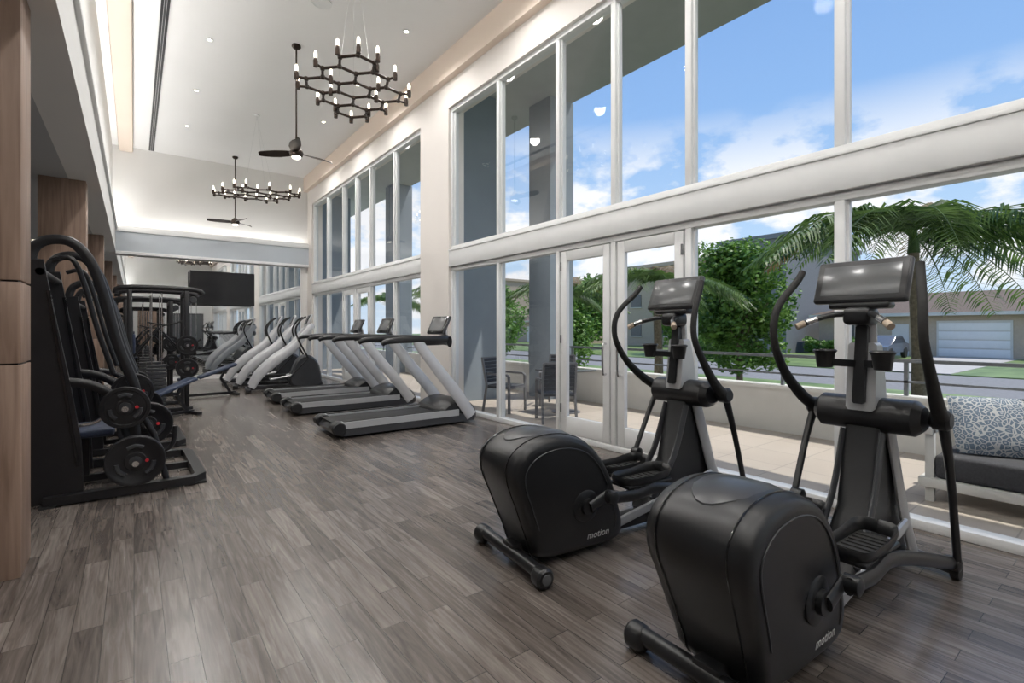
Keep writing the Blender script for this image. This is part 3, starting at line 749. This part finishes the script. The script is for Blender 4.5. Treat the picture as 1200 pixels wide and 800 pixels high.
def house(loc,w,d_,h,name='suburban_house'):
    b=MB(name)
    b.box((0,0,0),(d_,w,h),'beigewall')
    rz=h+1.5
    ov=.5
    vs=[(-ov,-ov,h),(d_+ov,-ov,h),(d_+ov,w+ov,h),(-ov,w+ov,h),(d_/2,w*.3,rz),(d_/2,w*.7,rz)]
    b.raw(vs,[(0,1,4),(1,2,5,4),(2,3,5),(3,0,4,5),(0,3,2,1)],'roof')
    b.box((-.55,-.5,h-.18),(-.45,w+.5,h+.02),'outwhite')
    b.box((-.05,3.9,0.0),(.02,7.3,2.25),'outwhite')
    for j in range(4): b.box((-.08,4.0,.06+j*.53),(-.03,7.2,.52+j*.53),'frame',.01)
    b.box((-.05,w-3.2,.8),(.02,w-1.4,2.0),'screen'); b.box((-.08,w-3.3,.72),(.0,w-1.3,.8),'outwhite'); b.box((-.07,w-2.33,.8),(.0,w-2.27,2.0),'outwhite')
    b.box((-.05,w-5.3,0),(.02,w-4.4,2.05),'white'); b.box((-.05,1.0,.8),(.02,2.8,2.0),'screen'); b.box((-.07,1.87,.8),(.0,1.93,2.0),'outwhite')
    return b.build(loc,flat=False)
house((40,1.2,GZ),14,8,2.75); house((40,-17,GZ),14,8,2.75); house((42,41,GZ),15,8,2.8)
def block(loc,dx,dy,h,mat):
    b=MB('apartment_building'); b.box((0,0,0),(dx,dy,h),mat); b.box((-.2,-.2,h),(dx+.2,dy+.2,h+.35),mat)
    nz=int(h//3)
    for k in range(nz):
        y=1.2
        while y<dy-2: b.box((-.06,y,1+3*k),(.03,y+1.3,2.3+3*k),'screen'); b.box((-.1,y-.08,.92+3*k),(.0,y+1.38,1+3*k),'outwhite'); y+=3.2
    return b.build(loc)
block((37,16.2,GZ),14,5,8.3,'bldg'); block((42,22,GZ),12,14,8.0,'beigewall'); block((44,60,GZ),12,20,9,'beigewall')
sl=MB('street_lamp'); sl.sweep([(0,0,0),(0,0,5.6),(-.1,0,6.0),(-.7,0,6.1)],[.08,.05,.04,.04],'rail',smooth=4); sl.box((-1.1,-.12,6.05),(-.6,.12,6.14),'rail',.02); sl.build((25.6,12.0,GZ))
car=MB('parked_car')
car.prism([(0,.3),(.05,.7),(.9,.85),(1.5,1.35),(2.9,1.38),(3.7,.95),(4.3,.85),(4.4,.35)],-.85,.85,'carpaint',.12)
car.prism([(1.05,.88),(1.55,1.28),(2.85,1.30),(3.5,.95)],-.87,.87,'glossblk',.02)
for x in (.85,3.5):
    for s in (-1,1): car.lathe([(.1,-.1),(.32,-.1),(.34,0),(.32,.1),(.1,.1)],(x,s*.78,.34),'rubber',axis='Y',n=20)
car.build((33.6,10.2,GZ+.0),0.0)

def chair():
    b=MB('outdoor_armchair')
    for x in (-.26,.26):
        b.sweep([(x,-.25,0),(x,-.24,.62),(x,-.2,.65),(x,.20,.66)],.016,'chairmetal',sq=True,r2=.022)
        b.sweep([(x,.30,0),(x*.98,.22,.45),(x*.95,.32,.92)],.017,'chairmetal',sq=True)
    b.sweep([(-.26,-.24,.42),(.26,-.24,.42)],.014,'chairmetal',sq=True); b.sweep([(-.25,.33,.92),(.25,.33,.92)],.016,'chairmetal',sq=True)
    b.box((-.25,-.25,.41),(.25,.24,.46),'chairfab',.015)
    for j in range(7):
        z=.50+j*.06; b.box((-.24,.225+j*.014,z),(.24,.245+j*.014,z+.055),'chairfab',.004)
    return b
ch=chair().build((5.25,5.75,0),math.radians(150)); dup(ch,(5.2,7.0,0),math.radians(20)); dup(ch,(6.35,6.9,0),math.radians(-60))
tb=MB('outdoor_table'); tb.box((-.38,-.38,.71),(.38,.38,.74),'screen',.008); tb.lathe([(.04,.02),(.04,.71)],(0,0,0),'chairmetal'); tb.lathe([(.25,0),(.25,.015),(.05,.03)],(0,0,0),'chairmetal'); tb.build((5.95,6.25,0))
so=MB('outdoor_sofa')
so.box((0,0,.12),(.85,2.3,.20),'outwhite',.01)
for x in (.03,.78):
    for y in (.03,2.2): so.box((x,y,0),(x+.06,y+.06,.62),'outwhite',.005)
so.box((0,2.2,.56),(.85,2.28,.62),'outwhite',.01); so.box((.76,0,.3),(.84,2.28,.72),'outwhite',.01); so.box((0,0,.56),(.85,.08,.62),'outwhite',.01)
so.box((.02,.08,.20),(.78,2.2,.40),'sofadark',.04,seg=3)
so.build((5.25,-1.06,0))
def cushion(loc,rot,s=.5):
    b=MB('throw_pillow'); vs=[];fs=[];n=12
    for side in (1,-1):
        for i in range(n+1):
            for j in range(n+1):
                u,v=i/n*2-1,j/n*2-1; th=.09*((1-u*u)*(1-v*v))**.45
                vs.append((u*s/2,v*s/2,side*th))
    W=n+1
    for sd in range(2):
        for i in range(n):
            for j in range(n): o=sd*W*W; fs.append((o+i*W+j,o+(i+1)*W+j,o+(i+1)*W+j+1,o+i*W+j+1))
    b.raw(vs,fs,'cushion'); o=b.build(loc); o.rotation_euler=rot; return o
cushion((5.68,.85,.63),(0,math.radians(-58),.45),.52); cushion((5.78,.42,.66),(0,math.radians(-66),-.15),.56); cushion((5.60,.06,.61),(0,math.radians(-56),.2),.5)

# ------------------------------------------------------------ lights
def area(name,loc,size,sy,energy,rot,col=(1,1,1)):
    l=bpy.data.lights.new(name,'AREA'); l.shape='RECTANGLE'; l.size=size; l.size_y=sy; l.energy=energy; l.color=col
    o=bpy.data.objects.new(name,l); sc.collection.objects.link(o); o.location=loc; o.rotation_euler=rot; return o
area('fill_uplight_left',(-.36,4.3,4.13),.10,24,430,(PI,math.radians(-42),0),(1,.98,.955))  # added fill hidden above the ledge, brightens the ceiling; no real fixture
area('fill_uplight_back',(2.0,BY-.12,4.15),4.6,.08,10,(PI,0,0),(1,.97,.93))  # added weak fill over the back ledge, no fixture there
s=bpy.data.lights.new('sun','SUN'); s.energy=4.5; s.angle=.01; s.color=(1,.95,.87)
so_=bpy.data.objects.new('sun',s); sc.collection.objects.link(so_)
d=Vector((math.cos(math.radians(66))*math.cos(math.radians(-35)),math.cos(math.radians(66))*math.sin(math.radians(-35)),math.sin(math.radians(66))))
so_.rotation_euler=d.to_track_quat('Z','Y').to_euler(); so_.location=(20,-10,30)

w=bpy.data.worlds.new('sky'); sc.world=w; w.use_nodes=True; nt=w.node_tree; N=nt.nodes; L=nt.links
bg=N['Background']
tc=N.new("ShaderNodeTexCoord"); sp_=N.new("ShaderNodeSeparateXYZ"); L.new(tc.outputs["Generated"],sp_.inputs[0])
r=N.new("ShaderNodeValToRGB"); e=r.color_ramp.elements
e[0].position=0; e[0].color=(.68,.80,.93,1); e[1].position=.8; e[1].color=(.15,.30,.66,1)
x=e.new(.15); x.color=(.48,.67,.90,1); x=e.new(.38); x.color=(.27,.47,.82,1)
L.new(sp_.outputs["Z"],r.inputs["Fac"])
mp=N.new("ShaderNodeMapping"); mp.inputs["Scale"].default_value=(1,1,1.9); mp.inputs["Location"].default_value=(.9,.1,0); L.new(tc.outputs["Generated"],mp.inputs[0])
no=N.new("ShaderNodeTexNoise"); no.inputs["Scale"].default_value=6.8; no.inputs["Detail"].default_value=10; no.inputs["Roughness"].default_value=.55; L.new(mp.outputs[0],no.inputs["Vector"])
cr=N.new("ShaderNodeValToRGB"); cr.color_ramp.elements[0].position=.45; cr.color_ramp.elements[1].position=.55; L.new(no.outputs["Fac"],cr.inputs["Fac"])
mk=N.new("ShaderNodeValToRGB"); mk.color_ramp.elements[0].position=.26; mk.color_ramp.elements[0].color=(1,1,1,1); mk.color_ramp.elements[1].position=.38; mk.color_ramp.elements[1].color=(0,0,0,1); L.new(sp_.outputs["Z"],mk.inputs["Fac"])
mu=N.new("ShaderNodeMath"); mu.operation='MULTIPLY'; L.new(cr.outputs["Color"],mu.inputs[0]); L.new(mk.outputs["Color"],mu.inputs[1])
mx=N.new("ShaderNodeMix"); mx.data_type='RGBA'; L.new(mu.outputs[0],mx.inputs[0]); L.new(r.outputs["Color"],mx.inputs[6]); mx.inputs[7].default_value=(.92,.93,.96,1)
L.new(mx.outputs[2],bg.inputs["Color"]); bg.inputs["Strength"].default_value=1.12

# ------------------------------------------------------------ camera
cam=bpy.data.cameras.new('camera'); co=bpy.data.objects.new('camera',cam); sc.collection.objects.link(co)
co.location=(0,0,1.44); co.rotation_euler=(PI/2,0,-math.radians(37.37)); cam.sensor_width=36; cam.lens=17.4; cam.shift_y=-.0125; cam.clip_end=500; cam.clip_start=.05
sc.camera=co
sc.view_settings.view_transform='Standard'
